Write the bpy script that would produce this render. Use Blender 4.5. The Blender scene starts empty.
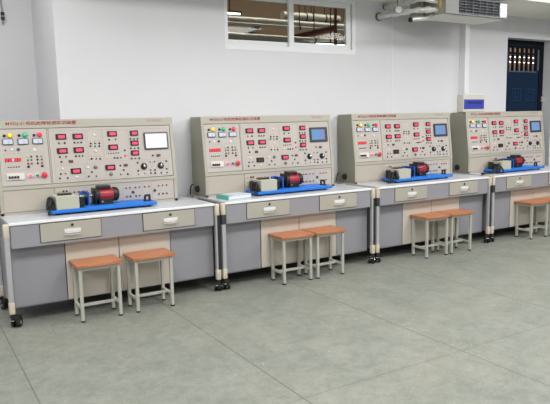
import bpy, bmesh, math, random
from mathutils import Vector, Matrix
random.seed(7)
SC = bpy.context.scene
COL = SC.collection
PI = math.pi

# ------------------------------------------------------------------ materials
def lin(c):
    return tuple(((v/255)/12.92 if v/255 <= .04045 else ((v/255+.055)/1.055)**2.4) for v in c) + (1.0,)

MATS = {}
def mat(name, rgb, rough=.5, metal=0.0, noise=0.0, scale=20.0, bump=0.0, bscale=60.0, emit=0.0, spec=.5):
    if name in MATS: return MATS[name]
    m = bpy.data.materials.new(name); m.use_nodes = True
    nt = m.node_tree; b = nt.nodes['Principled BSDF']
    b.inputs['Base Color'].default_value = lin(rgb)
    b.inputs['Roughness'].default_value = rough
    b.inputs['Metallic'].default_value = metal
    b.inputs['Specular IOR Level'].default_value = spec
    if emit:
        b.inputs['Emission Color'].default_value = lin(rgb)
        b.inputs['Emission Strength'].default_value = emit
    tc = nt.nodes.new('ShaderNodeTexCoord')
    if noise:
        n = nt.nodes.new('ShaderNodeTexNoise'); n.inputs['Scale'].default_value = scale
        n.inputs['Detail'].default_value = 4
        r = nt.nodes.new('ShaderNodeMapRange')
        r.inputs['From Min'].default_value = .3; r.inputs['From Max'].default_value = .7
        r.inputs['To Min'].default_value = 1-noise; r.inputs['To Max'].default_value = 1+noise
        mx = nt.nodes.new('ShaderNodeMix'); mx.data_type = 'RGBA'; mx.blend_type = 'MULTIPLY'
        mx.inputs['Factor'].default_value = 1
        mx.inputs[6].default_value = lin(rgb)
        nt.links.new(tc.outputs['Object'], n.inputs['Vector'])
        nt.links.new(n.outputs['Fac'], r.inputs['Value'])
        nt.links.new(r.outputs['Result'], mx.inputs[7])
        nt.links.new(mx.outputs[2], b.inputs['Base Color'])
    if bump:
        n2 = nt.nodes.new('ShaderNodeTexNoise'); n2.inputs['Scale'].default_value = bscale
        bp = nt.nodes.new('ShaderNodeBump'); bp.inputs['Strength'].default_value = bump
        bp.inputs['Distance'].default_value = .01
        nt.links.new(tc.outputs['Object'], n2.inputs['Vector'])
        nt.links.new(n2.outputs['Fac'], bp.inputs['Height'])
        nt.links.new(bp.outputs['Normal'], b.inputs['Normal'])
    MATS[name] = m
    return m

def floor_mat():
    m = bpy.data.materials.new('painted_concrete'); m.use_nodes = True
    nt = m.node_tree; N = nt.nodes; L = nt.links; b = N['Principled BSDF']
    tc = N.new('ShaderNodeTexCoord')
    def noise(s, d=5, rough=.55):
        n = N.new('ShaderNodeTexNoise'); n.inputs['Scale'].default_value = s
        n.inputs['Detail'].default_value = d; n.inputs['Roughness'].default_value = rough
        L.new(tc.outputs['Object'], n.inputs['Vector']); return n
    def ramp(src, stops):
        r = N.new('ShaderNodeValToRGB'); e = r.color_ramp.elements
        e[0].position, e[0].color = stops[0]; e[1].position, e[1].color = stops[-1]
        for p, c in stops[1:-1]:
            x = e.new(p); x.color = c
        L.new(src, r.inputs['Fac']); return r.outputs['Color']
    def mix(fac, a, c, mode='MIX'):
        x = N.new('ShaderNodeMix'); x.data_type = 'RGBA'; x.blend_type = mode
        if isinstance(fac, float): x.inputs['Factor'].default_value = fac
        else: L.new(fac, x.inputs['Factor'])
        for i, s in ((6, a), (7, c)):
            if isinstance(s, tuple): x.inputs[i].default_value = s
            else: L.new(s, x.inputs[i])
        return x.outputs[2]
    def math_(op, a, c=None):
        x = N.new('ShaderNodeMath'); x.operation = op
        for i, s in ((0, a), (1, c)):
            if s is None: continue
            if isinstance(s, (int, float)): x.inputs[i].default_value = s
            else: L.new(s, x.inputs[i])
        return x.outputs[0]
    base = ramp(noise(1.1).outputs['Fac'], [(.3, lin((135, 138, 130))), (.5, lin((141, 143, 135))), (.7, lin((147, 147, 137)))])
    stain = ramp(noise(3.7, 6).outputs['Fac'], [(.33, lin((236, 238, 236))), (.64, lin((255, 255, 255)))])
    c = mix(1.0, base, stain, 'MULTIPLY')
    fine = ramp(noise(60, 3).outputs['Fac'], [(.3, lin((232, 232, 232))), (.7, lin((255, 255, 255)))])
    c = mix(1.0, c, ramp(noise(13, 4, .7).outputs['Fac'], [(.36, lin((233, 236, 234))), (.6, lin((255, 255, 255)))]), 'MULTIPLY')
    c = mix(1.0, c, fine, 'MULTIPLY')
    # pale chips and specks
    v = N.new('ShaderNodeTexVoronoi'); v.inputs['Scale'].default_value = 20
    L.new(tc.outputs['Object'], v.inputs['Vector'])
    sp = math_('LESS_THAN', v.outputs['Distance'], .13)
    clump = math_('GREATER_THAN', noise(2.3, 3).outputs['Fac'], .54)
    c = mix(math_('MULTIPLY', math_('MULTIPLY', sp, clump), .30), c, lin((196, 204, 196)))
    # saw-cut joints
    sep = N.new('ShaderNodeSeparateXYZ'); L.new(tc.outputs['Object'], sep.inputs[0])
    def joint(sock, off, period, w):
        t = math_('DIVIDE', math_('SUBTRACT', sock, off), period)
        f = math_('ABSOLUTE', math_('SUBTRACT', math_('FRACT', math_('ADD', t, .5)), .5))
        return math_('LESS_THAN', f, w/period)
    jx = joint(sep.outputs['X'], -.098, 1.2575, .0045)
    jy = joint(sep.outputs['Y'], -2.195, 1.2575*2, .0040)
    c = mix(math_('MULTIPLY', jx, .62), c, lin((72, 74, 66)))
    c = mix(math_('MULTIPLY', jy, .45), c, lin((84, 84, 74)))
    # hairline cracks
    vc = N.new('ShaderNodeTexVoronoi'); vc.feature = 'DISTANCE_TO_EDGE'; vc.inputs['Scale'].default_value = .55
    wv = N.new('ShaderNodeVectorMath'); wv.operation = 'ADD'
    sc_ = N.new('ShaderNodeVectorMath'); sc_.operation = 'SCALE'; sc_.inputs['Scale'].default_value = .35
    nz = noise(2.2, 6); L.new(nz.outputs['Color'], sc_.inputs[0])
    L.new(tc.outputs['Object'], wv.inputs[0]); L.new(sc_.outputs[0], wv.inputs[1]); L.new(wv.outputs[0], vc.inputs['Vector'])
    cr = math_('LESS_THAN', vc.outputs['Distance'], .0022)
    c = mix(math_('MULTIPLY', cr, .34), c, lin((112, 112, 104)))
    L.new(c, b.inputs['Base Color'])
    rr = N.new('ShaderNodeMapRange'); rr.inputs['To Min'].default_value = .42; rr.inputs['To Max'].default_value = .62
    L.new(noise(4).outputs['Fac'], rr.inputs['Value']); L.new(rr.outputs['Result'], b.inputs['Roughness'])
    b.inputs['Specular IOR Level'].default_value = .35
    return m

def wood_mat():
    m = bpy.data.materials.new('varnished_wood'); m.use_nodes = True
    nt = m.node_tree; b = nt.nodes['Principled BSDF']
    tc = nt.nodes.new('ShaderNodeTexCoord'); mp = nt.nodes.new('ShaderNodeMapping')
    mp.inputs['Scale'].default_value = (4, 60, 20)
    n = nt.nodes.new('ShaderNodeTexNoise'); n.inputs['Scale'].default_value = 1.5; n.inputs['Detail'].default_value = 5
    r = nt.nodes.new('ShaderNodeValToRGB'); e = r.color_ramp.elements
    e[0].position = .3; e[0].color = lin((158, 98, 64)); e[1].position = .7; e[1].color = lin((190, 126, 88))
    nt.links.new(tc.outputs['Object'], mp.inputs[0]); nt.links.new(mp.outputs[0], n.inputs['Vector'])
    nt.links.new(n.outputs['Fac'], r.inputs['Fac']); nt.links.new(r.outputs['Color'], b.inputs['Base Color'])
    b.inputs['Roughness'].default_value = .42
    return m

def glass_mat(name, tint=(235, 240, 238), refl=.06):
    m = bpy.data.materials.new(name); m.use_nodes = True
    nt = m.node_tree; nt.nodes.clear()
    o = nt.nodes.new('ShaderNodeOutputMaterial'); t = nt.nodes.new('ShaderNodeBsdfTransparent')
    g = nt.nodes.new('ShaderNodeBsdfGlossy'); x = nt.nodes.new('ShaderNodeMixShader')
    t.inputs[0].default_value = lin(tint); g.inputs['Roughness'].default_value = .02; x.inputs[0].default_value = refl
    nt.links.new(t.outputs[0], x.inputs[1]); nt.links.new(g.outputs[0], x.inputs[2]); nt.links.new(x.outputs[0], o.inputs[0])
    return m

def screen_mat(name, left, right, strength):
    m = bpy.data.materials.new(name); m.use_nodes = True
    nt = m.node_tree; b = nt.nodes['Principled BSDF']
    tc = nt.nodes.new('ShaderNodeTexCoord'); s = nt.nodes.new('ShaderNodeSeparateXYZ')
    r = nt.nodes.new('ShaderNodeValToRGB'); r.color_ramp.interpolation = 'CONSTANT'
    e = r.color_ramp.elements; e[0].position = 0; e[0].color = lin(left); e[1].position = .6; e[1].color = lin(right)
    nt.links.new(tc.outputs['Generated'], s.inputs[0]); nt.links.new(s.outputs['X'], r.inputs['Fac'])
    nt.links.new(r.outputs['Color'], b.inputs['Emission Color'])
    b.inputs['Emission Strength'].default_value = strength
    b.inputs['Base Color'].default_value = (.02, .02, .03, 1); b.inputs['Roughness'].default_value = .15
    return m

WALL = mat('white_wall_paint', (212, 212, 216), .85, noise=.012, scale=2.0, bump=.05, bscale=90)
CEIL = mat('ceiling_paint', (225, 224, 220), .9, noise=.015, scale=2)
FLOOR = floor_mat()
WOOD = wood_mat()
SHELL = mat('console_grey_beige', (172, 168, 155), .45, noise=.015, scale=8)
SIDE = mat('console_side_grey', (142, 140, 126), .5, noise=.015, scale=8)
PANEL = mat('console_panel_beige', (184, 177, 171), .5, noise=.012, scale=10)
BLANK = mat('console_blank_beige', (180, 172, 160), .5, noise=.012, scale=10)
GREY = mat('bench_grey_steel', (142, 141, 147), .45, noise=.02, scale=6)
DRAWER = mat('drawer_beige_steel', (165, 161, 150), .5, noise=.012, scale=6)
BEIGE = mat('door_beige_steel', (194, 186, 174), .5, noise=.012, scale=6)  # doors lightened in the colour to offset shade under the apron
TOP = mat('pale_laminate', (188, 191, 196), .35, noise=.015, scale=10)
EDGE = mat('white_edge_band', (228, 229, 230), .35)
ALU = mat('post_aluminium', (176, 176, 178), .4, metal=.25)
CAP = mat('beige_plastic_cap', (198, 187, 170), .5)
BLACK = mat('black_plastic', (24, 24, 25), .45)
RUBBER = mat('black_rubber', (17, 17, 18), .6)
DARK = mat('shadow_gap_black', (30, 30, 32), .8)
CHROME = mat('bright_steel', (215, 215, 215), .22, metal=1.0)
STEEL = mat('stool_grey_paint', (172, 171, 161), .45, noise=.02, scale=12)
BLUE = mat('base_blue_paint', (24, 112, 205), .4)
NAVY = mat('bracket_navy_paint', (18, 56, 124), .45)
RED = mat('motor_red_paint', (150, 20, 38), .35)
BOXM = mat('brake_box_paint', (176, 176, 161), .5)
REDTXT = mat('red_brown_print', (152, 64, 58), .6)
PALETXT = mat('pale_brown_print', (158, 138, 128), .6)
MDISP = mat('meter_red_display', (250, 58, 96), .3, emit=.75)
MDIM = mat('meter_dim_display', (88, 34, 42), .3, emit=.15)
LEDR = mat('red_led_digits', (250, 40, 58), .3, emit=.8)
LEDW = mat('hot_led_digit', (255, 180, 180), .3, emit=.8)
LY = mat('yellow_lamp', (250, 205, 40), .25, emit=.45)
LG = mat('green_lamp', (22, 178, 116), .25, emit=.35)
LR = mat('red_lamp', (232, 52, 76), .25, emit=.4)
VFACE = mat('meter_pale_face', (196, 202, 218), .3)
VFRAME = mat('meter_dark_frame', (66, 68, 76), .4)
RJACK = mat('red_socket', (156, 48, 54), .4)
YJACK = mat('yellow_socket', (206, 190, 70), .4)
GJACK = mat('green_button', (48, 128, 92), .4)
PINK = mat('pink_button', (238, 112, 140), .4)
WHITEP = mat('white_plastic', (214, 209, 204), .4)
LINE = mat('panel_line_print', (168, 158, 150), .6)
BEZEL = mat('screen_bezel', (62, 64, 70), .35)
SCRB = screen_mat('blue_screen', (122, 172, 226), (142, 160, 214), .8)
SCRW = screen_mat('white_screen', (250, 250, 252), (250, 250, 252), 1.0)  # window glare on the first screen, painted as white emission
TEAL = mat('teal_book_cover', (92, 168, 158), .5)
PAPER = mat('white_paper', (216, 218, 226), .7)
DOORB = mat('navy_door_paint', (9, 34, 60), .6, noise=.05, scale=5, spec=.15)
DOORF = mat('navy_frame_paint', (9, 15, 27), .6, spec=.15)
WFRAME = mat('white_pvc', (225, 227, 229), .4)
SEAL = mat('grey_seal', (120, 122, 124), .6)
TRUNK = mat('trunking_grey', (226, 226, 228), .5)
ACB = mat('fan_coil_zinc', (142, 141, 130), .55, noise=.03, scale=6)
ACS = mat('fan_coil_silver', (128, 132, 138), .4, metal=.5)
FOIL = mat('aluminium_foil', (214, 213, 210), .32, metal=.35, noise=.12, scale=30, bump=.9, bscale=45)
BROWNW = mat('hall_brown_paint', (158, 134, 114), .9, noise=.06, scale=2)
BROWNC = mat('hall_ceiling_brown', (126, 104, 88), .9, noise=.06, scale=2)
RUST = mat('red_oxide_steel', (110, 56, 44), .7, noise=.08, scale=5)
TRAY = mat('dark_cable_tray', (56, 52, 48), .7)
VALVE = mat('blue_valve', (30, 104, 190), .4)
YSTICK = mat('yellow_sticker', (206, 176, 50), .6)
TUBE = mat('lit_tube', (255, 250, 240), .4, emit=6.0)
GLASS = glass_mat('window_glass', refl=.015)
LENS = mat('blue_lid_plastic', (66, 76, 178), .2)

# ------------------------------------------------------------------ mesh helpers
def NB(): return bmesh.new()

def bx(bm, x0, x1, y0, y1, z0, z1, bev=0.0, seg=2, rot=None, piv=None):
    t = bmesh.new()
    bmesh.ops.create_cube(t, size=1)
    bmesh.ops.scale(t, vec=(x1-x0, y1-y0, z1-z0), verts=t.verts)
    if bev: bmesh.ops.bevel(t, geom=list(t.edges), offset=bev, segments=seg, affect='EDGES', profile=.5)
    bmesh.ops.translate(t, vec=((x0+x1)/2, (y0+y1)/2, (z0+z1)/2), verts=t.verts)
    if rot is not None: bmesh.ops.rotate(t, cent=piv or (0, 0, 0), matrix=rot, verts=t.verts)
    me = bpy.data.meshes.new('t'); t.to_mesh(me); t.free(); bm.from_mesh(me); bpy.data.meshes.remove(me)

def cyl(bm, p0, p1, r0, r1=None, seg=20, cap=True):
    p0, p1 = Vector(p0), Vector(p1); d = p1-p0
    r1 = r0 if r1 is None else r1
    M = Matrix.Translation((p0+p1)/2) @ d.to_track_quat('Z', 'Y').to_matrix().to_4x4()
    bmesh.ops.create_cone(bm, cap_ends=cap, segments=seg, radius1=r0, radius2=r1, depth=d.length, matrix=M)

def lathe(bm, p0, axis, prof, seg=24):
    p0 = Vector(p0); q = Vector(axis).normalized().to_track_quat('Z', 'Y')
    rings = []
    for h, r in prof:
        rings.append([bm.verts.new(p0 + q @ Vector((r*math.cos(2*PI*i/seg), r*math.sin(2*PI*i/seg), h))) for i in range(seg)])
    for a, b in zip(rings, rings[1:]):
        for i in range(seg):
            bm.faces.new((a[i], a[(i+1) % seg], b[(i+1) % seg], b[i]))
    bm.faces.new(rings[0][::-1]); bm.faces.new(rings[-1])

def dome(bm, p, axis, r, h):
    lathe(bm, p, axis, [(0, r), (h*.45, r*.93), (h*.75, r*.7), (h*.94, r*.35), (h, r*.05)], 14)

def prism(bm, prof, x0, x1):
    a = [bm.verts.new((x0, y, z)) for y, z in prof]; b = [bm.verts.new((x1, y, z)) for y, z in prof]
    n = len(prof)
    bm.faces.new(a); bm.faces.new(b[::-1])
    for i in range(n): bm.faces.new((a[i], b[i], b[(i+1) % n], a[(i+1) % n]))

def spline(pts, n=8):
    P = [Vector(p) for p in pts]; out = []
    for i in range(len(P)-1):
        a = P[max(i-1, 0)]; b = P[i]; c = P[i+1]; d = P[min(i+2, len(P)-1)]
        for j in range(n):
            t = j/n
            out.append(.5*((2*b)+(c-a)*t+(2*a-5*b+4*c-d)*t*t+(3*b-a-3*c+d)*t**3))
    out.append(P[-1]); return out

def tube(bm, pts, r, seg=8, smooth=True, rfun=None):
    path = spline(pts) if smooth else [Vector(p) for p in pts]
    rings = []; up = Vector((.13, .31, .94)).normalized()
    for i, p in enumerate(path):
        t = (path[min(i+1, len(path)-1)]-path[max(i-1, 0)]).normalized()
        u = up - t*up.dot(t); u = u.normalized() if u.length > 1e-4 else Vector((1, 0, 0))
        v = t.cross(u); up = u
        rr = r if rfun is None else rfun(i/(len(path)-1))
        rings.append([bm.verts.new(p+rr*(math.cos(2*PI*k/seg)*u+math.sin(2*PI*k/seg)*v)) for k in range(seg)])
    for a, b in zip(rings, rings[1:]):
        for k in range(seg): bm.faces.new((a[k], a[(k+1) % seg], b[(k+1) % seg], b[k]))
    bm.faces.new(rings[0][::-1]); bm.faces.new(rings[-1])

def obj(name, bm, m, parent=None, smooth=False, loc=None):
    bmesh.ops.recalc_face_normals(bm, faces=bm.faces)
    me = bpy.data.meshes.new(name); bm.to_mesh(me); bm.free()
    me.materials.append(m)
    if smooth:
        for p in me.polygons: p.use_smooth = True
        try: me.set_sharp_from_angle(angle=math.radians(38))
        except Exception: pass
    o = bpy.data.objects.new(name, me); COL.objects.link(o)
    if parent is not None: o.parent = parent
    if loc: o.location = loc
    return o

def thing(name, label, cat, loc=(0, 0, 0), rotz=0.0, group=None):
    o = bpy.data.objects.new(name, None); COL.objects.link(o)
    o.empty_display_size = .1
    o.location = loc; o.rotation_euler = (0, 0, rotz)
    o['label'] = label; o['category'] = cat
    if group: o['group'] = group
    return o

def tag(o, label, cat, group=None):
    o['label'] = label; o['category'] = cat
    if group: o['group'] = group
    return o

def struct(name, bm, m, parent=None):
    o = obj(name, bm, m, parent)
    if parent is None: o['kind'] = 'structure'
    return o

def text_mesh(name, body, width, height, m, parent, origin, tilt):
    """lettering: lies in the XZ plane, left end at origin, tilted back by tilt"""
    cu = bpy.data.curves.new(name, 'FONT'); cu.body = body; cu.extrude = .004
    cu.resolution_u = 2; cu.offset = .012
    to = bpy.data.objects.new('tmp_text', cu); COL.objects.link(to)
    bpy.context.view_layer.update()
    dg = bpy.context.evaluated_depsgraph_get()
    me = bpy.data.meshes.new_from_object(to.evaluated_get(dg))
    COL.objects.unlink(to); bpy.data.objects.remove(to); bpy.data.curves.remove(cu)
    xs = [v.co.x for v in me.vertices]; ys = [v.co.y for v in me.vertices]
    sx = width/(max(xs)-min(xs)); sy = height/(max(ys)-min(ys)); x0 = min(xs); y0 = min(ys)
    for v in me.vertices:
        v.co = Vector(((v.co.x-x0)*sx, (v.co.y-y0)*sy, v.co.z*.25))
    me.materials.clear(); me.materials.append(m)
    me.name = name
    o = bpy.data.objects.new(name, me); COL.objects.link(o); o.parent = parent
    o.location = origin; o.rotation_euler = (PI/2-tilt, 0, 0)
    return o

# ------------------------------------------------------------------ room
WY = .75                  # face of the back wall
PB = 1.8048               # bench pitch
W = 1.70; H = .81
RX = .587                 # where the back wall steps back on the left
RY = 1.70

bm = NB(); bx(bm, -6, 13, -9, 6.2, -.1, 0); struct('floor', bm, FLOOR)
# back wall with window and door openings
WX0, WX1, WZ0, WZ1 = 2.235, 3.90, 2.245, 2.848
DX0, DX1, DZ1 = 6.52, 7.52, 2.572
T = .20
bm = NB()
bx(bm, RX, WX0, WY, WY+T, 0, 3.5)
bx(bm, WX0, WX1, WY, WY+T, 0, WZ0); bx(bm, WX0, WX1, WY, WY+T, WZ1, 3.5)
bx(bm, WX1, DX0, WY, WY+T, 0, 3.5)
bx(bm, DX0, DX1, WY, WY+T, DZ1, 3.5)
bx(bm, DX1, 13, WY, WY+T, 0, 3.5)
struct('wall_back', bm, WALL)
bm = NB(); bx(bm, RX, RX+.15, WY+T, RY, 0, 3.5); struct('wall_recess_side', bm, WALL)
bm = NB(); bx(bm, -6, RX, RY, RY+.15, 0, 3.5)
struct('wall_recess_back', bm, WALL)
bm = NB(); bx(bm, -6.15, -6, -9, RY+.15, 0, 3.5); struct('wall_left', bm, WALL)
bm = NB(); bx(bm, -6.15, 13, -9, RY+.15, 3.5, 3.6); struct('ceiling', bm, CEIL)
bm = NB(); bx(bm, RX, 13, -.115, WY, 2.852, 3.5); struct('beam_back', bm, mat('beam_white_paint', (238, 236, 226), .85, noise=.012, scale=2))
bm = NB(); bx(bm, 4.440, 4.452, WY-.004, WY, 0, 2.852); struct('trim_1', bm, TRUNK)

# hall behind the back wall, seen through the window and the door grille
bm = NB()
bx(bm, RX+.2, 13, 5.0, 5.15, 0, 4.6)
struct('wall_hall', bm, BROWNW)
bm = NB(); bx(bm, RX+.2, 13, WY+T+.02, 5.15, 4.3, 4.4); struct('ceiling_hall', bm, BROWNC)

# ------------------------------------------------------------------ window
win = bpy.data.objects.new('window_1', None); COL.objects.link(win); win['kind'] = 'structure'
win.location = (WX0, WY, WZ0)
def wbox(name, x0, x1, y0, y1, z0, z1, m, par=None, bev=.002):
    b = NB(); bx(b, x0, x1, y0, y1, z0, z1, bev); return obj(name, b, m, par or win)
ww = WX1-WX0; wh = WZ1-WZ0
b = NB()
bx(b, 0, ww, .0, .10, 0, .055, .003); bx(b, 0, ww, .0, .10, wh-.045, wh, .003)
bx(b, 0, .03, .0, .10, .05, wh-.04, .003); bx(b, ww-.05, ww, .0, .10, .05, wh-.04, .003)
obj('window_frame', b, WFRAME, win)
# two sliding sashes
def sash(x0, x1, y, z0, z1, st):
    b = NB()
    bx(b, x0, x1, y, y+.035, z0, z0+.055, .002); bx(b, x0, x1, y, y+.035, z1-.05, z1, .002)
    bx(b, x0, x0+st, y, y+.035, z0+.05, z1-.045, .002); bx(b, x1-st, x1, y, y+.035, z0+.05, z1-.045, .002)
    f = obj('sash', b, WFRAME, win)
    b = NB(); bx(b, x0+st, x1-st, y+.015, y+.020, z0+.055, z1-.05); obj('pane', b, GLASS, f)
    return f
sash(.03, .845, .055, .052, wh-.04, .035)
sash(.775, ww-.062, .015, .050, wh-.045, .062)
wbox('seal', ww-.062, ww-.05, .03, .05, .055, wh-.045, SEAL, bev=0)

# ducts, beams and lamps of the hall behind
def ony(px, y):       # only used to read off where the hall's ducts run
    pass
HY = 3.0
def duct(label, x0, x1, y, z, r, cat='duct', m=FOIL):
    b = NB()
    n = int((x1-x0)/.12)
    rnd = random.Random(int(z*1000)+int(x0*10))
    prof = [(i*(x1-x0)/n, r*(1+rnd.uniform(-.06, .06))) for i in range(n+1)]
    lathe(b, (x0, y, z), (1, 0, 0), prof, 14)
    o = obj('hall_duct', b, m, smooth=True)
    for xx in (x0+.45, (x0+x1)/2, x1-.3):
        b = NB(); cyl(b, (xx, y, z+r*.9), (xx, y, 4.302), .007, seg=6); lathe(b, (xx-.012, y, z), (1, 0, 0), [(0, r+.004), (0.024, r+.004)], 14); obj('hanger', b, TRAY, o)
    tag(o, label, cat, 'foil wrapped ducts in the hall'); return o
duct('thick foil wrapped duct running highest across both window panes', 2.6, 6.9, 3.4, 3.000, .058)
duct('lowest foil pipe just above the window bottom rail', 2.6, 7.2, 3.0, 2.705, .050)
duct('slim bright foil pipe under the thick duct in the window', 2.6, 6.8, 3.1, 2.900, .022)
duct('short foil duct high in the right hand window pane', 4.9, 6.05, 3.9, 3.215, .070)

bm = NB(); bx(bm, 4.985, 5.020, 2.58, 2.615, 0, 4.3, .003); bx(bm, 4.96, 5.045, 2.56, 2.635, 2.94, 2.955); bx(bm, 4.97, 5.035, 2.57, 2.625, 0, .02)
tag(obj('steel_column', bm, RUST), 'reddish brown upright post behind the right window pane', 'column')
bm = NB(); bx(bm, 4.97, 5.03, 2.62, 5.0, 2.815, 2.83); bx(bm, 4.994, 5.006, 2.62, 5.0, 2.83, 2.87); bx(bm, 4.97, 5.03, 2.62, 5.0, 2.87, 2.885)
tag(obj('steel_beam', bm, RUST), 'reddish brown beam running back from the post behind the window', 'beam')
bm = NB()
rm = Matrix.Rotation(math.radians(-31), 3, 'Y')
bx(bm, 4.74, 5.05, 4.93, 5.002, 3.06, 3.13, rot=rm, piv=(4.89, 4.94, 3.095)); bx(bm, 4.74, 5.05, 4.90, 4.92, 3.05, 3.14, rot=rm, piv=(4.89, 4.94, 3.095))
tag(obj('cable_tray', bm, TRAY), 'dark cable tray slanting on the hall wall behind the left window pane', 'cable tray')
def lamp(label, x0, x1, y, z, rad=.011):
    t = thing('tube_lamp', label, 'lamp', ((x0+x1)/2, y, z), 0, 'lit tubes in the hall')
    hl = (x1-x0)/2
    b = NB(); cyl(b, (-hl, 0, 0), (hl, 0, 0), rad, seg=12); obj('tube', b, TUBE, t, True)
    b = NB(); bx(b, -hl-.02, hl+.02, -.014, .014, .016, .034, .003); bx(b, -hl-.02, -hl, -.012, .012, -.013, .02, .002); bx(b, hl, hl+.02, -.012, .012, -.013, .02, .002)
    bx(b, -.006, .006, -.006, .006, .03, 4.302-z); obj('lamp_body', b, TRAY, t)
lamp('lit white tube high at the left edge of the window', 2.95, 3.25, 2.3, 2.885)  # added glow in place of a room lamp's reflection in the glass
lamp('lit white tube low behind the right window pane', 4.82, 5.38, 2.85, 2.640)  # added glow painting the brightly lit top of the lowest duct
lamp('upper lit tube seen through the bars of the navy door', 11.15, 12.7, 4.7, 2.850, .006)
lamp('lower lit tube seen through the bars of the navy door', 11.0, 12.5, 4.5, 2.705, .006)

# ------------------------------------------------------------------ door
door = bpy.data.objects.new('door_1', None); COL.objects.link(door); door['kind'] = 'structure'
DY = .90
door.location = (DX0, DY, 0)
dw = DX1-DX0
b = NB()
bx(b, 0, .07, 0, .06, 0, DZ1, .003); bx(b, dw-.09, dw, 0, .06, 0, DZ1, .003); bx(b, .06, dw-.08, 0, .06, DZ1-.095, DZ1, .003)
obj('door_frame', b, DOORF, door)
GZ0, GZ1 = 2.14, 2.465
gx0, gx1 = .262, .825
b = NB()
bx(b, .07, dw-.095, .01, .05, 0, GZ0, .003); bx(b, .07, dw-.095, .01, .05, GZ1, DZ1-.1, .002)
bx(b, .07, gx0-.005, .01, .05, GZ0, GZ1); bx(b, gx1+.02, dw-.095, .01, .05, GZ0, GZ1)
leaf = obj('door_leaf', b, DOORB, door)
for cx in (.42, .72):
    b = NB()
    for s0, s1 in ((.105, .085), (.055, .04)):
        bx(b, cx-s0, cx+s0, .004, .012, 1.81-s0*.85, 1.81-s1*.85, .002); bx(b, cx-s0, cx+s0, .004, .012, 1.81+s1*.85, 1.81+s0*.85, .002)
        bx(b, cx-s0, cx-s1, .004, .012, 1.81-s1*.85, 1.81+s1*.85, .002); bx(b, cx+s1, cx+s0, .004, .012, 1.81-s1*.85, 1.81+s1*.85, .002)
    obj('square_moulding', b, mat('navy_moulding', (20, 50, 80), .5, spec=.2), leaf)
for i in range(7):
    b = NB(); xx = 6.813-DX0-.0505+.1014*i
    bx(b, xx-.0165, xx+.0165, .015, .045, GZ0-.002, GZ1+.002, .002); obj('bar', b, DOORF, door)
b = NB(); bx(b, gx0-.02, gx1+.01, .018, .042, 2.375, 2.405, .002); obj('crossbar', b, DOORF, door)
b = NB(); bx(b, gx0-.02, gx1+.03, .008, .02, GZ0-.012, GZ0+.004, .002); obj('ledge', b, mat('navy_ledge', (70, 90, 120), .4), door)
b = NB(); bx(b, .872, .888, -.004, .012, 2.16, 2.45, .003); obj('pull_strip', b, SEAL, door)
b = NB(); bx(b, .985, 1.0, -.02, .004, 1.70, 1.80, .003); bx(b, .96, 1.0, -.012, .0, 1.71, 1.79, .003); obj('lock_plate', b, CHROME, door)

# ------------------------------------------------------------------ wall fittings
bm = NB(); bx(bm, 5.590, 5.672, .655, WY-.001, 1.803, 2.850, .002)
tag(obj('cable_trunking', bm, TRUNK), 'pale grey cable trunking dropping down the wall to the distribution box', 'trunking')
t = thing('distribution_box', 'beige wall box with blue lid window between third and fourth consoles', 'electrical box', (5.57, .65, 1.578))
bm = NB(); bx(bm, 0, .405, 0, .099, 0, .224, .006); obj('box_body', bm, mat('box_beige', (205, 202, 190), .5), t)
bm = NB(); bx(bm, .012, .385, -.006, .004, .037, .160, .003); lid = obj('lid', bm, LENS, t)
bm = NB(); bx(bm, .07, .34, -.009, -.005, .107, .132, .001); obj('breaker_row', bm, mat('dark_breakers', (44, 46, 96), .4), lid)

# cable on the recessed wall at the far left
bm = NB(); tube(bm, [(.312, RY-.012, 3.4), (.312, RY-.012, 2.9), (.309, RY-.012, 2.74), (.316, RY-.012, 2.60), (.313, RY-.012, 2.5)], .008, 6)
t = obj('wall_cable', bm, mat('grey_cable', (150, 148, 146), .6), None, True); tag(t, 'thin cable with two black clips on the recessed wall', 'cable')
for z in (2.60, 2.555):
    bm = NB(); bx(bm, .299, .330, RY-.035, RY-.001, z-.014, z+.014, .003); obj('clip', bm, BLACK, t)

# ------------------------------------------------------------------ ceiling fan coil
AX0, AX1, AY0, AY1, AZ0, AZ1 = 4.495, 5.488, -.045, .405, 2.632, 2.815
ac = thing('fan_coil_unit', 'grey fan coil unit with black grille hanging below the ceiling beam', 'air conditioner', (AX0, AY0, AZ0))
al, ad, ah = AX1-AX0, AY1-AY0, AZ1-AZ0
bm = NB(); bx(bm, 0, al, .03, ad, 0, ah, .004)
obj('casing', bm, ACB, ac)
bm = NB(); bx(bm, .01, al-.004, .036, ad-.002, -.004, .001); obj('bottom_plate', bm, mat('bottom_plate_white', (222, 220, 212), .6), ac)  # underside painted lighter than the casing, in place of floor bounce
bm = NB(); bx(bm, -.004, .20, .0, .035, 0, ah, .004); obj('front_cover', bm, mat('cover_grey', (132, 133, 133), .5), ac)
bm = NB(); bx(bm, .20, al-.004, .018, .031, .012, ah-.008); obj('grille_backing', bm, BLACK, ac)
bm = NB()
for i in range(6):
    z = .02+i*.030
    bx(bm, .20, al, -.002, .016, z-.0020, z+.0020, .0008)
for i in range(8):
    x = .20+i*(al-.20)/7.0; bx(bm, x-.0022, x+.0022, .004, .018, .008, ah-.006)
bx(bm, .19, al+.004, -.003, .02, 0, .012, .002); bx(bm, .19, al+.004, -.003, .02, ah-.010, ah, .002)
obj('grille', bm, ACS, ac)
bm = NB()
bx(bm, al-.12, al, .004, .016, .008, ah-.008)
obj('end_louver', bm, mat('louver_silver', (200, 205, 214), .3, metal=.5), ac)
bm = NB(); bx(bm, -.008, -.004, .06, .09, .07, .17); obj('sticker', bm, YSTICK, ac)
bm = NB(); bx(bm, -.10, .0, .31, ad, .01, ah-.03, .006); obj('drain_pan', bm, ACB, ac)
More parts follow.
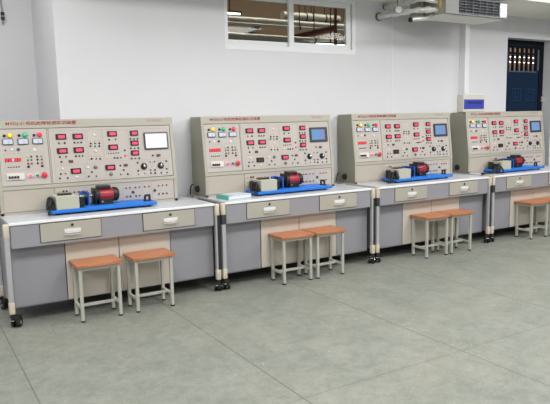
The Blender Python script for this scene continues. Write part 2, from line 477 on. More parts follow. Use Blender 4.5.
for x in (.05, al-.05):
    for y in (.08, ad-.06):
        bm = NB(); cyl(bm, (x, y, ah-.001), (x, y, 2.853-AZ0), .006, seg=8); obj('hanger_rod', bm, CHROME, ac, True)

def rr(t): return .030+.004*math.sin(t*41)+.003*math.sin(t*17+1)
def rr2(t): return .024+.003*math.sin(t*31)+.002*math.sin(t*13)
p = thing('coolant_pipe', 'foil wrapped lower pipe from round wall flange to the fan coil', 'pipe', (4.235, WY, 2.69), 0, 'fan coil pipes')
bm = NB(); tube(bm, [(0, 0, 0), (.01, -.14, .0), (.04, -.3, .0), (.09, -.5, .0), (.17, -.62, -.005), (.27, -.66, -.005)], .03, 14, rfun=rr); obj('foil_sleeve', bm, FOIL, p, True)
bm = NB(); lathe(bm, (0, -.001, 0), (0, -1, 0), [(0, .048), (.018, .048), (.02, .03), (.03, .03)], 20); obj('flange', bm, mat('dull_flange', (120, 116, 108), .5, metal=.6), p, True)
p = thing('coolant_pipe', 'foil wrapped upper pipe with blue valve beside the fan coil', 'pipe', (4.325, WY, 2.806), 0, 'fan coil pipes')
bm = NB(); tube(bm, [(0, 0, 0), (.0, -.14, .0), (.0, -.3, .0), (.0, -.5, .0), (.06, -.62, -.02), (.17, -.66, -.04)], .03, 14, rfun=rr2); obj('foil_sleeve', bm, FOIL, p, True)
bm = NB(); lathe(bm, (0, -.001, 0), (0, -1, 0), [(0, .03), (.012, .03), (.014, .024), (.03, .024)], 20); obj('flange', bm, DARK, p, True)
bm = NB(); bx(bm, -.015, .03, -.60, -.50, -.005, .040, .006); obj('valve_handle', bm, VALVE, p)
p = thing('drain_pipe', 'short black ended drain pipe below the foil pipes', 'pipe', (4.20, .20, 2.575), 0, 'fan coil pipes')
bm = NB(); tube(bm, [(0, -.02, 0), (.1, -.03, .012), (.24, -.035, .03), (.33, -.03, .085)], .022, 12); obj('foil_sleeve', bm, FOIL, p, True)
bm = NB(); lathe(bm, (.006, -.02, 0), (-1, 0, -.1), [(0, .026), (.02, .026), (.021, .015)], 16); obj('pipe_end', bm, BLACK, p, True)
bm = NB(); cyl(bm, (.15, -.032, .03), (.15, -.032, .278), .005, seg=8); obj('hanger_rod', bm, SEAL, p, True)
p = thing('pressure_gauge', 'round pale gauge between the two foil pipes', 'gauge', (4.20, .38, 2.71))
bm = NB(); lathe(bm, (0, 0, 0), (-.45, -.9, 0), [(0, .045), (.02, .045), (.022, .040)], 24); g_ = obj('gauge_body', bm, mat('gauge_rim', (132, 146, 156), .4), p, True)
bm = NB(); lathe(bm, Vector((-.45, -.9, 0)).normalized()*.0215, (-.45, -.9, 0), [(0, .037), (.002, .037)], 24); obj('gauge_face', bm, mat('gauge_pale', (206, 208, 206), .4), g_, True)
bm = NB(); cyl(bm, (.0, .012, -.001), (.0, .012, .140), .006, seg=8); obj('hanger_rod', bm, SEAL, p, True)

# ------------------------------------------------------------------ benches
def make_bench(k, label):
    r = thing('workbench', label, 'workbench', (k*PB, 0, 0), 0, 'row of wheeled workbenches')
    bm = NB(); bx(bm, 0, W, .006, .72, H-.022, H, .003); top = obj('worktop', bm, TOP, r)
    bm = NB(); bx(bm, 0, W, 0, .0075, H-.022, H-.0005, .003); obj('edge_band', bm, EDGE, top)
    # apron box, lower cabinet
    bm = NB(); bx(bm, .010, W-.010, .008, .66, .610, H-.022, .003); obj('apron', bm, GREY, r)
    bm = NB(); bx(bm, .002, W+.018, .100, .66, .124, .611, .003)
    body = obj('cabinet_body', bm, GREY, r)
    bm = NB(); bx(bm, .012, .410, .095, .1005, .134, .600, .002); obj('side_panel', bm, GREY, body)
    bm = NB(); bx(bm, 1.309, W+.010, .095, .1005, .134, .600, .002); obj('side_panel', bm, GREY, body)
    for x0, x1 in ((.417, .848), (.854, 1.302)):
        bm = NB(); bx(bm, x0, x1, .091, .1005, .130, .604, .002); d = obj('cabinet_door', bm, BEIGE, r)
    bm = NB(); bx(bm, .411, 1.308, .098, .1008, .127, .607); obj('door_gap', bm, DARK, body)
    for x0 in (.222, 1.040):
        dr = NB(); bx(dr, x0, x0+.465, .000, .0085, .636, .779, .002)
        d = obj('drawer', dr, DRAWER, r)
        bm = NB(); bx(bm, x0-.004, x0+.469, .005, .0084, .632, .783); obj('drawer_gap', bm, DARK, d)
        cx = x0+.24
        bm = NB(); lathe(bm, (cx, .0005, .752), (0, -1, 0), [(0, .011), (.006, .011), (.008, .008)], 14); lk = obj('lock', bm, mat('dark_lock', (70, 66, 60), .35, metal=.8), d, True)
        bm = NB()
        bx(bm, cx-.064, cx+.064, -.005, .0, .672, .724, .0015)
        obj('label_holder', bm, WHITEP, d)
        bm = NB(); tube(bm, [(cx-.056, -.004, .696), (cx-.056, -.024, .690), (cx-.050, -.026, .688), (cx+.050, -.026, .688), (cx+.056, -.024, .690), (cx+.056, -.004, .696)], .0045, 8, False)
        obj('handle', bm, CHROME, d, True)
        bm = NB(); bx(bm, cx-.052, cx+.052, -.0065, -.0045, .704, .718); obj('name_card', bm, PAPER, d)
    # posts with caps and castors
    for sx, fx in ((-1, -.021), (1, W+.021)):
        for fy in (.012, .600):
            front = fy < .1
            bm = NB(); bx(bm, fx-.019, fx+.019, fy-.019, fy+.019, .13, H-.03, .007, 3); po = obj('post', bm, ALU, r)
            bm = NB(); bx(bm, fx-.0215, fx+.0215, fy-.0225, fy+.0225, .697, H-.006, .010, 3); obj('top_cap', bm, CAP, po, True)
            bm = NB(); bx(bm, fx-.0215, fx+.0215, fy-.0225, fy+.0225, .110, .207, .010, 3); obj('bottom_cap', bm, CAP, po, True)
            if sx > 0:
                bm = NB(); bx(bm, fx-.004, fx+.021, fy-.021, fy+.014, .205, .70); obj('slot_strip', bm, DARK, po)
            elif k > 0 and front:
                bm = NB(); bx(bm, fx-.0205, fx+.0205, fy-.0215, fy+.012, .612, .699, .002); obj('bracket', bm, mat('dark_bracket', (52, 52, 56), .5), po)
            # castor
            ox = -sx*.012; oy = .030 if front else -.030
            ang = Matrix.Rotation(math.radians(-38 if front else 20), 3, 'Z')
            def swivel(b):
                bmesh.ops.rotate(b, cent=(0, 0, 0), matrix=ang, verts=b.verts)
                bmesh.ops.translate(b, vec=(fx+ox, fy, 0), verts=b.verts); return b
            bm = NB()
            bx(bm, -.026, .026, oy-.038, oy+.036, .056, .090, .010, 3); bx(bm, -.007, .007, oy-.012, oy+.012, .025, .06, .002)
            swivel(bm); cyl(bm, (fx, fy, .078), (fx, fy, .112), .017, seg=14)
            ca = obj('castor', bm, BLACK, r, True)
            for q in (-1, 1):
                bm = NB(); lathe(bm, (q*.009, oy, .0385), (q, 0, 0), [(0, .032), (.003, .038), (.019, .038), (.022, .032)], 22); w = obj('wheel', swivel(bm), RUBBER, ca, True)
                bm = NB(); lathe(bm, (q*.0308, oy, .0385), (q, 0, 0), [(0, .015), (.003, .015), (.004, .010)], 14); obj('hub', swivel(bm), CHROME, w, True)
            bm = NB(); bx(bm, -.014, .014, oy-.066, oy-.03, .060, .068, .003); obj('brake_pedal', swivel(bm), CHROME if front else BLACK, ca)
    return r

bench_labels = [
    'grey wheeled workbench nearest the camera at the left end of the row',
    'grey wheeled workbench that carries the teal book on its worktop',
    'grey wheeled workbench third along the row, left of the one below the door',
    'grey wheeled workbench at the far right end, in front of the navy door']
for k in range(4): make_bench(k, bench_labels[k])

# ------------------------------------------------------------------ consoles
SL = .121
def fy(z): return .412+SL*(z-1.03)
TILT = math.atan(SL)
NRM = Vector((0, -math.cos(TILT), math.sin(TILT)))
CX0, CX1, CH = .006, 1.522, 1.574

DOTS = [(0.499, 1.378), (0.547, 1.377), (0.627, 1.377), (0.656, 1.376), (0.684, 1.377), (0.496, 1.263), (0.547, 1.262), (0.629, 1.263), (0.657, 1.263), (0.685, 1.263), (0.506, 1.221), (0.491, 1.121), (0.531, 1.122), (0.481, 1.085), (0.545, 1.084), (0.751, 1.121), (0.721, 1.086), (0.763, 1.365), (0.799, 1.364), (0.836, 1.363), (0.759, 1.342), (0.797, 1.34), (0.834, 1.339), (0.758, 1.234), (0.798, 1.232), (0.832, 1.23), (0.925, 1.392), (0.982, 1.393), (0.958, 1.232), (0.985, 1.231), (1.015, 1.231), (1.055, 1.294), (0.748, 1.122), (0.785, 1.084), (1.003, 1.163), (1.03, 1.122), (0.999, 1.086), (1.063, 1.084), (1.115, 1.393), (1.149, 1.391), (1.181, 1.392), (1.112, 1.309), (1.146, 1.308), (1.18, 1.308), (1.111, 1.219), (1.144, 1.218), (1.181, 1.218), (1.162, 1.179), (1.32, 1.179), (1.432, 1.179), (1.161, 1.107), (1.275, 1.107), (1.319, 1.106), (1.43, 1.109), (1.276, 1.08), (1.317, 1.077), (1.376, 1.077), (1.43, 1.076), (1.31, 1.236)]
YDOTS = [(0.763, 1.389), (0.802, 1.388), (0.839, 1.387), (0.761, 1.259), (0.801, 1.258), (0.834, 1.256), (0.891, 1.233), (0.929, 1.232)]
SDOTS = [(0.907, 1.274), (0.929, 1.274), (0.952, 1.274), (0.976, 1.274), (0.998, 1.274), (1.277, 1.18), (1.163, 1.076), (1.219, 1.079)]
METERS = [(0.52, 1.43), (0.658, 1.429), (0.521, 1.312), (0.656, 1.314), (0.617, 1.138), (0.954, 1.442), (0.953, 1.325), (0.913, 1.151), (1.152, 1.442), (1.148, 1.354), (1.145, 1.267)]

def FP(x, z, off=0.0):      # a point on the tilted face, off metres in front of the panel
    return Vector((x, fy(z), z)) + NRM*(off+.000)

FROT = Matrix.Rotation(-TILT, 3, 'X')
def fbox(bm, x, z, w, h, o0, o1, bev=0.0):
    """box on the tilted face, from o0 to o1 in front of it"""
    t = bmesh.new(); bmesh.ops.create_cube(t, size=1)
    bmesh.ops.scale(t, vec=(w, o1-o0, h), verts=t.verts)
    if bev: bmesh.ops.bevel(t, geom=list(t.edges), offset=bev, segments=2, affect='EDGES')
    bmesh.ops.rotate(t, cent=(0, 0, 0), matrix=FROT, verts=t.verts)
    c = FP(x, z, (o0+o1)/2)
    bmesh.ops.translate(t, vec=c, verts=t.verts)
    me = bpy.data.meshes.new('t'); t.to_mesh(me); t.free(); bm.from_mesh(me); bpy.data.meshes.remove(me)

def make_console(k, label):
    r = thing('control_console', label, 'control console', (k*PB, 0, H), 0, 'row of control consoles')
    def P(name, bm, m, par=None, smooth=False):
        # every shape below is written in bench height; the console stands on the worktop
        if par is None or par is r: bmesh.ops.translate(bm, vec=(0, 0, -H), verts=bm.verts); return obj(name, bm, m, r, smooth)
        bmesh.ops.translate(bm, vec=(0, 0, -H), verts=bm.verts); return obj(name, bm, m, par, smooth)
    # sheet-steel housing, front set back 10 mm behind its rim
    bm = NB()
    s = .012
    prism(bm, [(fy(1.03)+s, H+.0005), (fy(1.03)+s, 1.03), (fy(CH-.07)+s, CH-.07), (fy(CH)-.0005, CH), (.722, CH), (.722, H+.0005)], CX0+.001, CX1-.001)
    for x0, x1 in ((CX0, CX0+.024), (CX1-.030, CX1)):
        prism(bm, [(fy(1.03), H+.0005), (fy(1.03), 1.03), (fy(CH), CH), (fy(CH)+.05, CH), (fy(1.03)+.05, 1.0), (fy(1.03)+.05, H+.0005)], x0, x1)
    prism(bm, [(fy(1.508)-.0004, 1.508), (fy(CH)-.0004, CH), (fy(CH)+.03, CH), (fy(1.508)+.03, 1.508)], CX0, CX1)
    prism(bm, [(.410, 1.014), (.4113, 1.030), (fy(1.040)-.001, 1.042), (.45, 1.042), (.45, 1.014)], CX0, CX1)
    bx(bm, CX0, CX1, .412, .44, H+.0005, H+.020)
    fbox(bm, .416, 1.275, .010, .475, -.012, 0)
    P('housing', bm, SHELL)
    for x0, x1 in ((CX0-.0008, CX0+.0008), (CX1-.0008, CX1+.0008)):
        bm = NB(); prism(bm, [(fy(1.03)+.004, H+.004), (fy(1.03)+.004, 1.03), (fy(CH)+.004, CH-.003), (.719, CH-.003), (.719, H+.004)], x0, x1); P('side_cover', bm, SIDE)  # thin sheets in a darker grey than the rest of the housing
    # panels
    def panel(name, x0, x1, z0, z1, m):
        bm = NB(); fbox(bm, (x0+x1)/2, (z0+z1)/2, x1-x0, (z1-z0), -.012, -.003, .001); return P(name, bm, m)
    lp = panel('supply_panel', CX0+.027, .408, 1.046, 1.504, PANEL)
    rp = panel('meter_panel', .4245, 1.488, 1.046, 1.504, PANEL)
    def vpanel(name, x0, x1, m):
        bm = NB(); bx(bm, x0, x1, .4150, .4245, H+.024, 1.010, .001); return P(name, bm, m)
    bp = vpanel('blank_panel', CX0+.026, .425, BLANK)
    tp = vpanel('terminal_panel', .430, 1.488, PANEL)
    # thin printed outlines of the circuit fields
    bm = NB()
    def rect(x0, x1, z0, z1, w=.0022):
        fbox(bm, (x0+x1)/2, z0, x1-x0, w, -.003, -.0024); fbox(bm, (x0+x1)/2, z1, x1-x0, w, -.003, -.0024)
        fbox(bm, x0, (z0+z1)/2, w, z1-z0, -.003, -.0024); fbox(bm, x1, (z0+z1)/2, w, z1-z0, -.003, -.0024)
    rect(.070, .202, 1.172, 1.308); rect(.218, .368, 1.170, 1.312)
    P('field_outline', bm, LINE, lp)
    bm = NB()
    rect(.452, .722, 1.200, 1.480); rect(.738, .862, 1.205, 1.480); rect(.874, 1.085, 1.205, 1.480); rect(1.098, 1.470, 1.205, 1.480)
    rect(.452, .690, 1.062, 1.188); rect(.700, .862, 1.062, 1.188); rect(.874, 1.085, 1.062, 1.188); rect(1.150, 1.285, 1.062, 1.188); rect(1.300, 1.450, 1.062, 1.188)
    P('field_outline', bm, LINE, rp)
    # header print
    o = text_mesh('title_lettering', 'MYDJ-21电机故障检测实训装置', .556, .036, REDTXT, r, (.099, fy(1.530)-.0016, 1.528-H), TILT)
    bm = NB()
    rnd = random.Random(5)
    for i in range(6):      # illegible maker's line: small strokes
        x = 1.285+i*.024
        for j in range(4):
            if j % 2: fbox(bm, x+.002, 1.549+.006*(j-1.5)+rnd.uniform(-.002, .002), .015, .0035, .0005, .0012)
            else: fbox(bm, x+(-.005 if j else .005)+rnd.uniform(-.002, .002), 1.549, .0035, .020, .0005, .0012)
    P('small_lettering', bm, PALETXT)
    # --- supply panel
    for x, z, m in ((.124, 1.454, LY), (.238, 1.453, LG), (.350, 1.452, LR)):
        bm = NB(); lathe(bm, FP(x, z, -.003), NRM, [(0, .021), (.004, .021), (.005, .018)], 18); f = P('indicator_lamp', bm, VFRAME, None, True)
        bm = NB(); dome(bm, FP(x, z, .001), NRM, .019, .014); P('lens', bm, m, f, True)
    for x, z in ((.081, 1.452), (.193, 1.452), (.308, 1.450)):
        bm = NB(); lathe(bm, FP(x, z, -.003), NRM, [(0, .012), (.010, .011), (.011, .008)], 14); P('fuse_holder', bm, BLACK, None, True)
    for x, z in ((.103, 1.403), (.218, 1.401), (.331, 1.401)):
        bm = NB(); fbox(bm, x, z, .082, .050, -.003, .008, .003); f = P('voltmeter', bm, VFRAME)
        bm = NB(); fbox(bm, x, z, .070, .038, .0078, .0092, .0005); P('dial_face', bm, VFACE, f)
        bm = NB(); fbox(bm, x+.006, z-.006, .002, .022, .0092, .0098); P('needle', bm, BLACK, f)
    for x, z, rr_, m in ((.080, 1.336, .006, BLACK), (.177, 1.339, .012, VFRAME)):
        bm = NB(); lathe(bm, FP(x, z, -.003), NRM, [(0, rr_), (.009, rr_*.9), (.010, rr_*.6)], 14); P('selector_switch', bm, m, None, True)
    for x, z, rr_ in ((.127, 1.339, .011), (.301, 1.333, .013)):
        bm = NB(); lathe(bm, FP(x, z, -.003), NRM, [(0, rr_), (.004, rr_), (.005, rr_*.8)], 16); P('white_cap', bm, WHITEP, None, True)
    bm = NB(); fbox(bm, .130, 1.256, .120, .028, -.003, .001, .001); f = P('timer_display', bm, mat('dark_red_glass', (96, 24, 34), .2))
    for i in range(5):
        bm = NB(); fbox(bm, .083+i*.0235, 1.256, .0155, .021, .001, .0018); P('digit', bm, LEDW if i == 2 and k == 0 else LEDR, f)
    for x in (.09, .109, .130, .151, .172):
        bm = NB(); lathe(bm, FP(x, 1.200, -.003), NRM, [(0, .006), (.006, .005)], 10); P('push_key', bm, VFRAME, None, True)
    for i, z in enumerate((1.277, 1.250, 1.221, 1.196)):
        for j, x in enumerate((.243, .271, .317, .350)):
            if i == 3 and j in (1, 2): continue
            m = (YJACK if j == 0 else GREY if j == 3 else VFRAME) if i == 0 else (GJACK if i == 1 and j != 2 else RJACK if i == 2 and j != 2 else BLACK)
            q = .009 if i < 3 else .011
            bm = NB(); lathe(bm, FP(x, z, -.003), NRM, [(0, q), (.006, q*.9), (.007, q*.5)], 10); P('socket', bm, m, None, True)
    bm = NB(); fbox(bm, .138, 1.122, .136, .056, -.003, .010, .003); f = P('circuit_breaker', bm, WHITEP)
    for i in range(4):
        bm = NB(); fbox(bm, .090+i*.0215, 1.116, .017, .020, .010, .018, .002); P('toggle', bm, BLACK, f)
    for x, m, q in ((.251, PINK, .017), (.304, GJACK, .015)):
        bm = NB(); lathe(bm, FP(x, 1.121, -.003), NRM, [(0, q+.003), (.006, q+.003), (.007, q)], 18); f = P('push_button', bm, WHITEP, None, True)
        bm = NB(); lathe(bm, FP(x, 1.121, .004), NRM, [(0, q-.002), (.008, q-.002), (.010, q-.006)], 18); P('button_cap', bm, m, f, True)
    bm = NB(); lathe(bm, FP(.358, 1.120, -.003), NRM, [(0, .014), (.010, .014), (.012, .023), (.020, .024), (.026, .018), (.028, .006)], 20); P('emergency_stop', bm, mat('stop_red', (208, 40, 62), .35), None, True)
    # --- meter panel
    for i, (x, z) in enumerate(METERS):
        w, hh = (.074, .046) if i in (8, 9, 10) else (.086, .047)
        bm = NB(); fbox(bm, x, z, w, hh, -.003, .006, .002); f = P('digital_meter', bm, BLACK)
        bm = NB(); fbox(bm, x+.003, z-.001, w*.60, hh*.48, .0058, .0068, .0003); P('display', bm, MDIM if (i == 4 and k > 0) else MDISP, f)
    rnd = random.Random(3)
    for i, (x, z) in enumerate(DOTS):
        q = .0085 if i % 3 else .007
        bm = NB(); lathe(bm, FP(x, z, -.003), NRM, [(0, q), (.006, q*.9), (.007, q*.5)], 10); P('socket', bm, BLACK if i % 4 else VFRAME, None, True)
    for x, z in YDOTS:
        bm = NB(); lathe(bm, FP(x, z, -.003), NRM, [(0, .006), (.005, .005)], 8); P('socket', bm, YJACK, None, True)
    for x, z in SDOTS:
        bm = NB(); lathe(bm, FP(x, z, -.003), NRM, [(0, .0055), (.005, .005)], 8); P('socket', bm, VFRAME, None, True)
    for x, z in ((.583, 1.221), (1.050, 1.163), (1.362, 1.235)):
        bm = NB(); fbox(bm, x, z, .036, .022, -.003, .004, .002); f = P('rocker_switch', bm, VFRAME)
        bm = NB(); fbox(bm, x+.004, z, .014, .012, .004, .007, .001); P('rocker', bm, RJACK, f)
    bm = NB(); lathe(bm, FP(1.056, 1.247, -.003), NRM, [(0, .009), (.008, .008), (.010, .005)], 12); P('warning_lamp', bm, LR, None, True)
    for x, z in ((.509, 1.163), (.624, 1.086), (.722, 1.161), (.800, 1.436), (.798, 1.299)):
        bm = NB(); lathe(bm, FP(x, z, -.003), NRM, [(0, .011), (.006, .010), (.008, .007)], 14); P('white_cap', bm, WHITEP, None, True)
    for x, z in ((.914, 1.092), (.785, 1.161)):
        bm = NB(); lathe(bm, FP(x, z, -.003), NRM, [(0, .017), (.003, .017), (.004, .012), (.014, .010), (.016, .006)], 16); P('selector_switch', bm, mat('switch_grey', (120, 116, 114), .4), None, True)
    for x, z in ((1.216, 1.144), (1.375, 1.142)):
        bm = NB(); lathe(bm, FP(x, z, -.003), NRM, [(0, .030), (.004, .030), (.006, .026), (.020, .022), (.024, .018)], 22); f = P('regulator_knob', bm, BLACK, None, True)
        bm = NB(); lathe(bm, FP(x, z, .021), NRM, [(0, .011), (.003, .011), (.004, .008)], 16); P('knob_cap', bm, CHROME, f, True)
    # touch screen
    bm = NB(); fbox(bm, 1.350, 1.367, .226, .154, -.003, .010, .004); f = P('touch_screen', bm, BEZEL)
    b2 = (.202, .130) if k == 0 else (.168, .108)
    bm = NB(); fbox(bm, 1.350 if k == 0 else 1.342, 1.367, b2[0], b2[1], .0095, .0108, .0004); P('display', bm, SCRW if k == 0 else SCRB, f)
    # --- terminal panel
    def vt(x, z, q, m, name='socket'):
        bm = NB(); lathe(bm, (x, .4152, z), (0, -1, 0), [(0, q), (.007, q*.9), (.009, q*.5)], 10); P(name, bm, m, None, True)
    for z in (.976, .930, .895, .846): vt(.464, z, .0085, YJACK)
    for x in (.501, .527):
        vt(x, .974, .0085, BLACK); vt(x, .930, .0085, GJACK)
    for x in (.590, .625, .660, .695, 1.04, 1.075, 1.125, 1.160, 1.21, 1.251, 1.342, 1.380, 1.418): vt(x, .962, .0075, RJACK)
    for x in (1.04, 1.075, 1.125, 1.160, 1.211, 1.252, 1.342, 1.381, 1.417): vt(x, .885, .0078, BLACK)
    for x in (1.303, 1.10): vt(x, .920, .014, VFRAME, 'selector_switch')
    bm = NB()
    for x in (.560, .760, 1.010, 1.185, 1.278, 1.470): bx(bm, x-.0012, x+.0012, .4144, .4152, .845, .995)
    bx(bm, .5588, 1.4712, .4144, .4152, .844, .846); bx(bm, .5588, 1.4712, .4144, .4152, .994, .996)
    P('field_outline', bm, LINE, tp)
    # cable gland and lead on the left side
    bm = NB(); lathe(bm, (CX0+.001, .588, .880), (-1, 0, 0), [(0, .034), (.006, .034), (.010, .029), (.028, .027), (.030, .020)], 22); P('cable_gland', bm, BLACK, None, True)
    if k > 0:
        bm = NB(); tube(bm, [(CX0+.002, .700, .915), (CX0-.022, .700, .905), (CX0-.036, .698, .865), (CX0-.038, .698, H+.007)], .006, 8); P('power_lead', bm, RUBBER, None, True)
    return r

console_labels = [
    'beige control console with the white lit screen, leftmost on the workbenches',
    'beige control console standing behind the teal book, its screen lit blue',
    'beige control console between the teal book console and the wall distribution box',
    'beige control console below the navy door, last on the right']
for k in range(4): make_console(k, console_labels[k])

# ------------------------------------------------------------------ motor test rigs on the worktops
def make_rig(k, label, x0, y0, L_=.905):
    x0 += .02; y0 += .07
    r = thing('motor_test_rig', label, 'motor', (k*PB+x0, y0, H), 0, 'motor test rigs on the worktops')
    z0, z1 = .016, .043
    D = .250
    bm = NB(); bx(bm, .028, L_, 0, D, z0, z1, .004)
    bx(bm, .30, L_-.10, .02, .10, z1-.001, z1+.006, .002); bx(bm, .30, L_-.10, .14, .22, z1-.001, z1+.006, .002)
    obj('base_plate', bm, BLUE, r)
    for x in (.075, L_-.06):
        for y in (.05, D-.05):
            bm = NB(); lathe(bm, (x, y, .0005), (0, 0, 1), [(0, .016), (.012, .018), (.0165, .012)], 14); obj('foot', bm, RUBBER, r, True)
    # carrying handles
    for x in (L_-.052,):
        bm = NB(); tube(bm, [(x-.020, .10, z1-.001), (x-.020, .10, z1+.036), (x-.012, .10, z1+.047), (x+.012, .10, z1+.047), (x+.020, .10, z1+.036), (x+.020, .10, z1-.001)], .0105, 10); bx(bm, x-.034, x+.034, .085, .115, z1-.001, z1+.008, .002); obj('handle', bm, BLACK, r, True)
    # brake box
    a, w, d, hh = .068, .180, .215, .106
    bm = NB(); bx(bm, a, a+w, .012, .012+d, z1, z1+hh, .003); box = obj('brake_box', bm, BOXM, r)
    bm = NB(); bx(bm, a+.035, a+w-.035, .10, .15, z1+hh-.001, z1+hh+.014, .004); bx(bm, a+.045, a+w-.07, .165, .19, z1+hh-.001, z1+hh+.01, .003); obj('terminal_strip', bm, BLACK, box)
    bm = NB(); bx(bm, a+w-.001, a+w+.055, .05, .20, z1, z1+.085, .004); obj('coupling_block', bm, BLACK, r)
    # bearing bracket
    bm = NB(); bx(bm, .330, .341, .040, .220, z1, z1+.122, .003); bx(bm, .290, .345, .040, .220, z1-.001, z1+.010, .002); bx(bm, .300, .331, .185, .220, z1, z1+.118, .002)
    obj('bracket', bm, mat('bracket_blue', (36, 96, 178), .4), r)
    bm = NB(); bx(bm, .3270, .3302, .046, .214, z1+.010, z1+.119, .0005); obj('bracket_liner', bm, NAVY, r)  # thin darker blue sheet over the plate's left face
    # motor
    my, mz = .130, z1+.082
    bm = NB(); cyl(bm, (.262, my, mz), (.435, my, mz), .0125, seg=16); obj('shaft', bm, CHROME, r, True)
    bm = NB(); lathe(bm, (.436, my, mz), (1, 0, 0), [(0, .056), (.118, .056), (.120, .055)], 32)
    body = obj('motor_body', bm, RED, r, True)
    bm = NB(); bx(bm, .437, .552, my-.0575, my-.0555, mz-.004, mz+.004, .0004); obj('name_strip', bm, mat('red_strip', (178, 60, 74), .4), body)
    bm = NB(); lathe(bm, (.388, my, mz), (1, 0, 0), [(0, .030), (.004, .052), (.014, .061), (.049, .061), (.05, .055)], 32); bx(bm, .392, .404, my-.066, my+.066, mz-.072, mz+.062, .006); obj('front_flange', bm, BLACK, r, True)
    bm = NB(); lathe(bm, (.555, my, mz), (1, 0, 0), [(0, .057), (.002, .060), (.030, .060), (.045, .052), (.052, .038), (.053, .01)], 32); obj('fan_cover', bm, BLACK, r, True)
    bm = NB(); bx(bm, .425, .535, my-.040, my+.045, mz+.048, mz+.080, .006); obj('terminal_box', bm, BLACK, r)
    for s in (-1, 1):
        bm = NB(); bx(bm, .43, .545, my+s*.045-.014, my+s*.045+.014, z1+.004, mz-.028, .003); obj('motor_foot', bm, BLACK, r)
    bm = NB(); lathe(bm, (.452, my-.060, mz-.050), (0, -1, 0), [(0, .008), (.006, .008)], 10); obj('bolt', bm, CHROME, r, True)
    # plug block and leads at the left end
    bm = NB(); bx(bm, .036, .060, .055, .115, z1, z1+.075, .006); bx(bm, .040, .064, .13, .20, z1, z1+.090, .006); bx(bm, .030, .052, .012, .05, z1, z1+.04, .005); obj('plug_block', bm, BLACK, r)
    bm = NB()
    c = [(.062, .13, z1+.07), (.045, .06, z1+.085), (.025, .03, z1+.05), (.008, .02, .022), (.0, .0, .018), (.012, -.03, .018)]
    if k == 2:
        tube(bm, [(.068, .10, z1+.05), (.045, .04, z1+.085), (.02, -.01, z1+.05), (.03, -.02, z1+.01), (.055, .0, z1+.03), (.05, .04, z1+.085), (.01, .03, z1+.075), (-.04, .02, .03), (-.08, .03, .016)], .009, 8)
        tube(bm, [(.05, .12, z1+.06), (-.02, .05, z1+.07), (-.07, .03, .03), (-.06, .0, .018), (-.02, .05, .06)], .008, 8)
    elif k == 3:
        tube(bm, [(.068, .10, z1+.05), (.03, .02, z1+.075), (-.03, -.02, .05), (-.09, .02, .018), (-.17, .03, .014), (-.23, .03, .016)], .009, 8)
        tube(bm, [(.05, .08, z1+.06), (.0, .0, z1+.06), (-.05, .0, .02), (-.02, -.04, .018), (.03, -.05, .022), (.02, .0, z1+.05), (-.06, .04, .04), (-.10, .01, .016)], .009, 8)
        cyl(bm, (-.23, .03, .016), (-.275, .03, .016), .015, .012, 10)
    else:
        tube(bm, c, .008, 8)
        tube(bm, [(.05, .16, z1+.09), (.025, .12, z1+.08), (.010, .10, .05), (.02, .06, z1+.03), (.045, .05, z1+.06)], .008, 8)
    obj('power_cable', bm, RUBBER, r, True)
    return r
make_rig(0, 'red motor on a blue base on the nearest workbench, by the white screen console', .300, .085)
make_rig(1, 'red motor on a blue base just right of the teal book', .385, .085)
make_rig(2, 'red motor on a blue base with coiled black cable at its left end', .335, .085)
make_rig(3, 'red motor on a blue base whose black plug lead trails along the worktop', .238, .085)

# book on the second bench
t = thing('reference_book', 'thick book with teal spine lying on the second workbench', 'book', (PB+.086, .104, H), math.radians(10))
bm = NB(); bx(bm, .004, .272, .003, .187, .003, .034, .001); obj('pages', bm, PAPER, t)
bm = NB(); bx(bm, 0, .006, 0, .19, .0008, .038, .0015); bx(bm, 0, .275, 0, .19, .0005, .003); bx(bm, 0, .05, 0.0, .19, .0345, .038, .001)
obj('spine', bm, TEAL, t)
bm = NB(); bx(bm, .05, .275, 0, .19, .0342, .0382, .001); obj('cover', bm, mat('pale_blue_cover', (190, 204, 210), .5), t)

# ------------------------------------------------------------------ stools
def make_stool(label, x, y, rot=0.0):
    r = thing('stool', label, 'stool', (x, y, 0), rot, 'stools in front of the workbenches')
    bm = NB(); bx(bm, -.182, .182, -.130, .130, .432, .458, .004); obj('seat', bm, WOOD, r)
    lx, ly, t = .150, .102, .0125
    for sx in (-1, 1):
        for sy in (-1, 1):
            bm = NB(); bx(bm, sx*lx-t, sx*lx+t, sy*ly-t, sy*ly+t, .008, .432, .002); l = obj('leg', bm, STEEL, r)
            bm = NB(); bx(bm, sx*lx-t-.001, sx*lx+t+.001, sy*ly-t-.001, sy*ly+t+.001, .0005, .014, .002); obj('foot_cap', bm, RUBBER, l)
    bm = NB()
    for s in (-1, 1):
        bx(bm, -lx+t, lx-t, s*ly-.010, s*ly+.010, .407, .432, .001); bx(bm, s*lx-.010, s*lx+.010, -ly+t, ly-t, .407, .432, .001)
    obj('seat_frame', bm, STEEL, r)
    for s in (-1, 1):
        bm = NB(); bx(bm, s*lx-.010, s*lx+.010, -ly+t, ly-t, .095, .118, .002); obj('side_stretcher', bm, STEEL, r)
    bm = NB(); bx(bm, -lx+.010, lx-.010, -.010, .010, .095, .118, .002); obj('cross_stretcher', bm, STEEL, r)
    return r
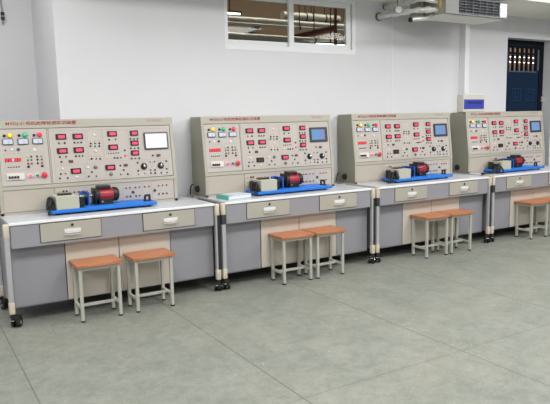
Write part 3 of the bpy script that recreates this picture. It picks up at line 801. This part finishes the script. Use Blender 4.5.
for lab, x, y, a in [
    ('wooden topped steel stool furthest left, before the white screen console bench', .6125, -.055, -.01),
    ('wooden topped stool standing apart to the right of the leftmost stool', 1.053, -.058, .01),
    ('left stool of the touching pair at the bench with the teal book', 2.474, -.045, .0),
    ('right stool of the touching pair at the bench with the teal book', 2.857, -.045, .0),
    ('left stool of the touching pair at the third workbench', 4.304, -.046, .0),
    ('right stool of the touching pair at the third workbench', 4.684, -.046, .005),
    ('left stool of the pair at the far right workbench below the door', 6.075, -.046, .0),
    ('rightmost stool, partly cut by the photo edge at the last bench', 6.455, -.046, .0)]:
    make_stool(lab, x, y, a)

# ------------------------------------------------------------------ lights
def area(name, loc, size, energy, rot, color=(1, 1, 1)):
    l = bpy.data.lights.new(name, 'AREA'); l.shape = 'RECTANGLE'; l.size, l.size_y = size
    l.energy = energy; l.color = color
    o = bpy.data.objects.new(name, l); COL.objects.link(o); o.location = loc; o.rotation_euler = rot
    return o
for x in (-3.5, -.5, 2.5, 5.5, 8.5):
    for y, e in ((-.95, 14), (-2.3, 76), (-5.4, 48)):
        area('ceiling_lamp', (x, y, 3.42), (1.2, .9), e*(1.12 if x > 2 else .96), (0, 0, 0), (1, .992, .98))
area('ceiling_lamp', (-.4, .45, 3.42), (1.2, .3), 15, (0, 0, 0), (1, .985, .96))  # unseen fill added to brighten the recessed wall
area('window_daylight', (1.5, -8.7, 1.8), (13, 2.2), 64, (math.radians(90), 0, 0), (.97, .985, 1))
area('hall_lamp', (10.8, 3.0, 4.2), (3, .8), 120, (0, 0, 0), (1, .86, .72))
area('hall_lamp', (5.0, 3.4, 4.2), (4, .8), 48, (0, 0, 0), (1, .86, .72))
w = bpy.data.worlds.new('World'); SC.world = w; w.use_nodes = True
w.node_tree.nodes['Background'].inputs[0].default_value = (.95, .98, 1.0, 1)
w.node_tree.nodes['Background'].inputs[1].default_value = .14

# ------------------------------------------------------------------ camera
cam = bpy.data.cameras.new('Camera'); co = bpy.data.objects.new('Camera', cam); COL.objects.link(co)
cx, cy, cz = -.6368, -4.9, 1.5519
yaw, pitch, roll, fpx = .544076, .136175, -.019943, 614.187
f = Vector((math.sin(yaw)*math.cos(pitch), math.cos(yaw)*math.cos(pitch), -math.sin(pitch)))
rt = f.cross(Vector((0, 0, 1))).normalized(); up = rt.cross(f)
r2 = math.cos(roll)*rt+math.sin(roll)*up; u2 = -math.sin(roll)*rt+math.cos(roll)*up
M = Matrix(((r2.x, u2.x, -f.x, cx), (r2.y, u2.y, -f.y, cy), (r2.z, u2.z, -f.z, cz), (0, 0, 0, 1)))
co.matrix_world = M
cam.sensor_width = 36; cam.lens = fpx*36/550; cam.clip_start = .05; cam.clip_end = 100
SC.camera = co
SC.view_settings.view_transform = 'Standard'; SC.view_settings.look = 'None'
SC.view_settings.exposure = 0.0; SC.view_settings.gamma = 1.0
SC.view_settings.use_curve_mapping = False
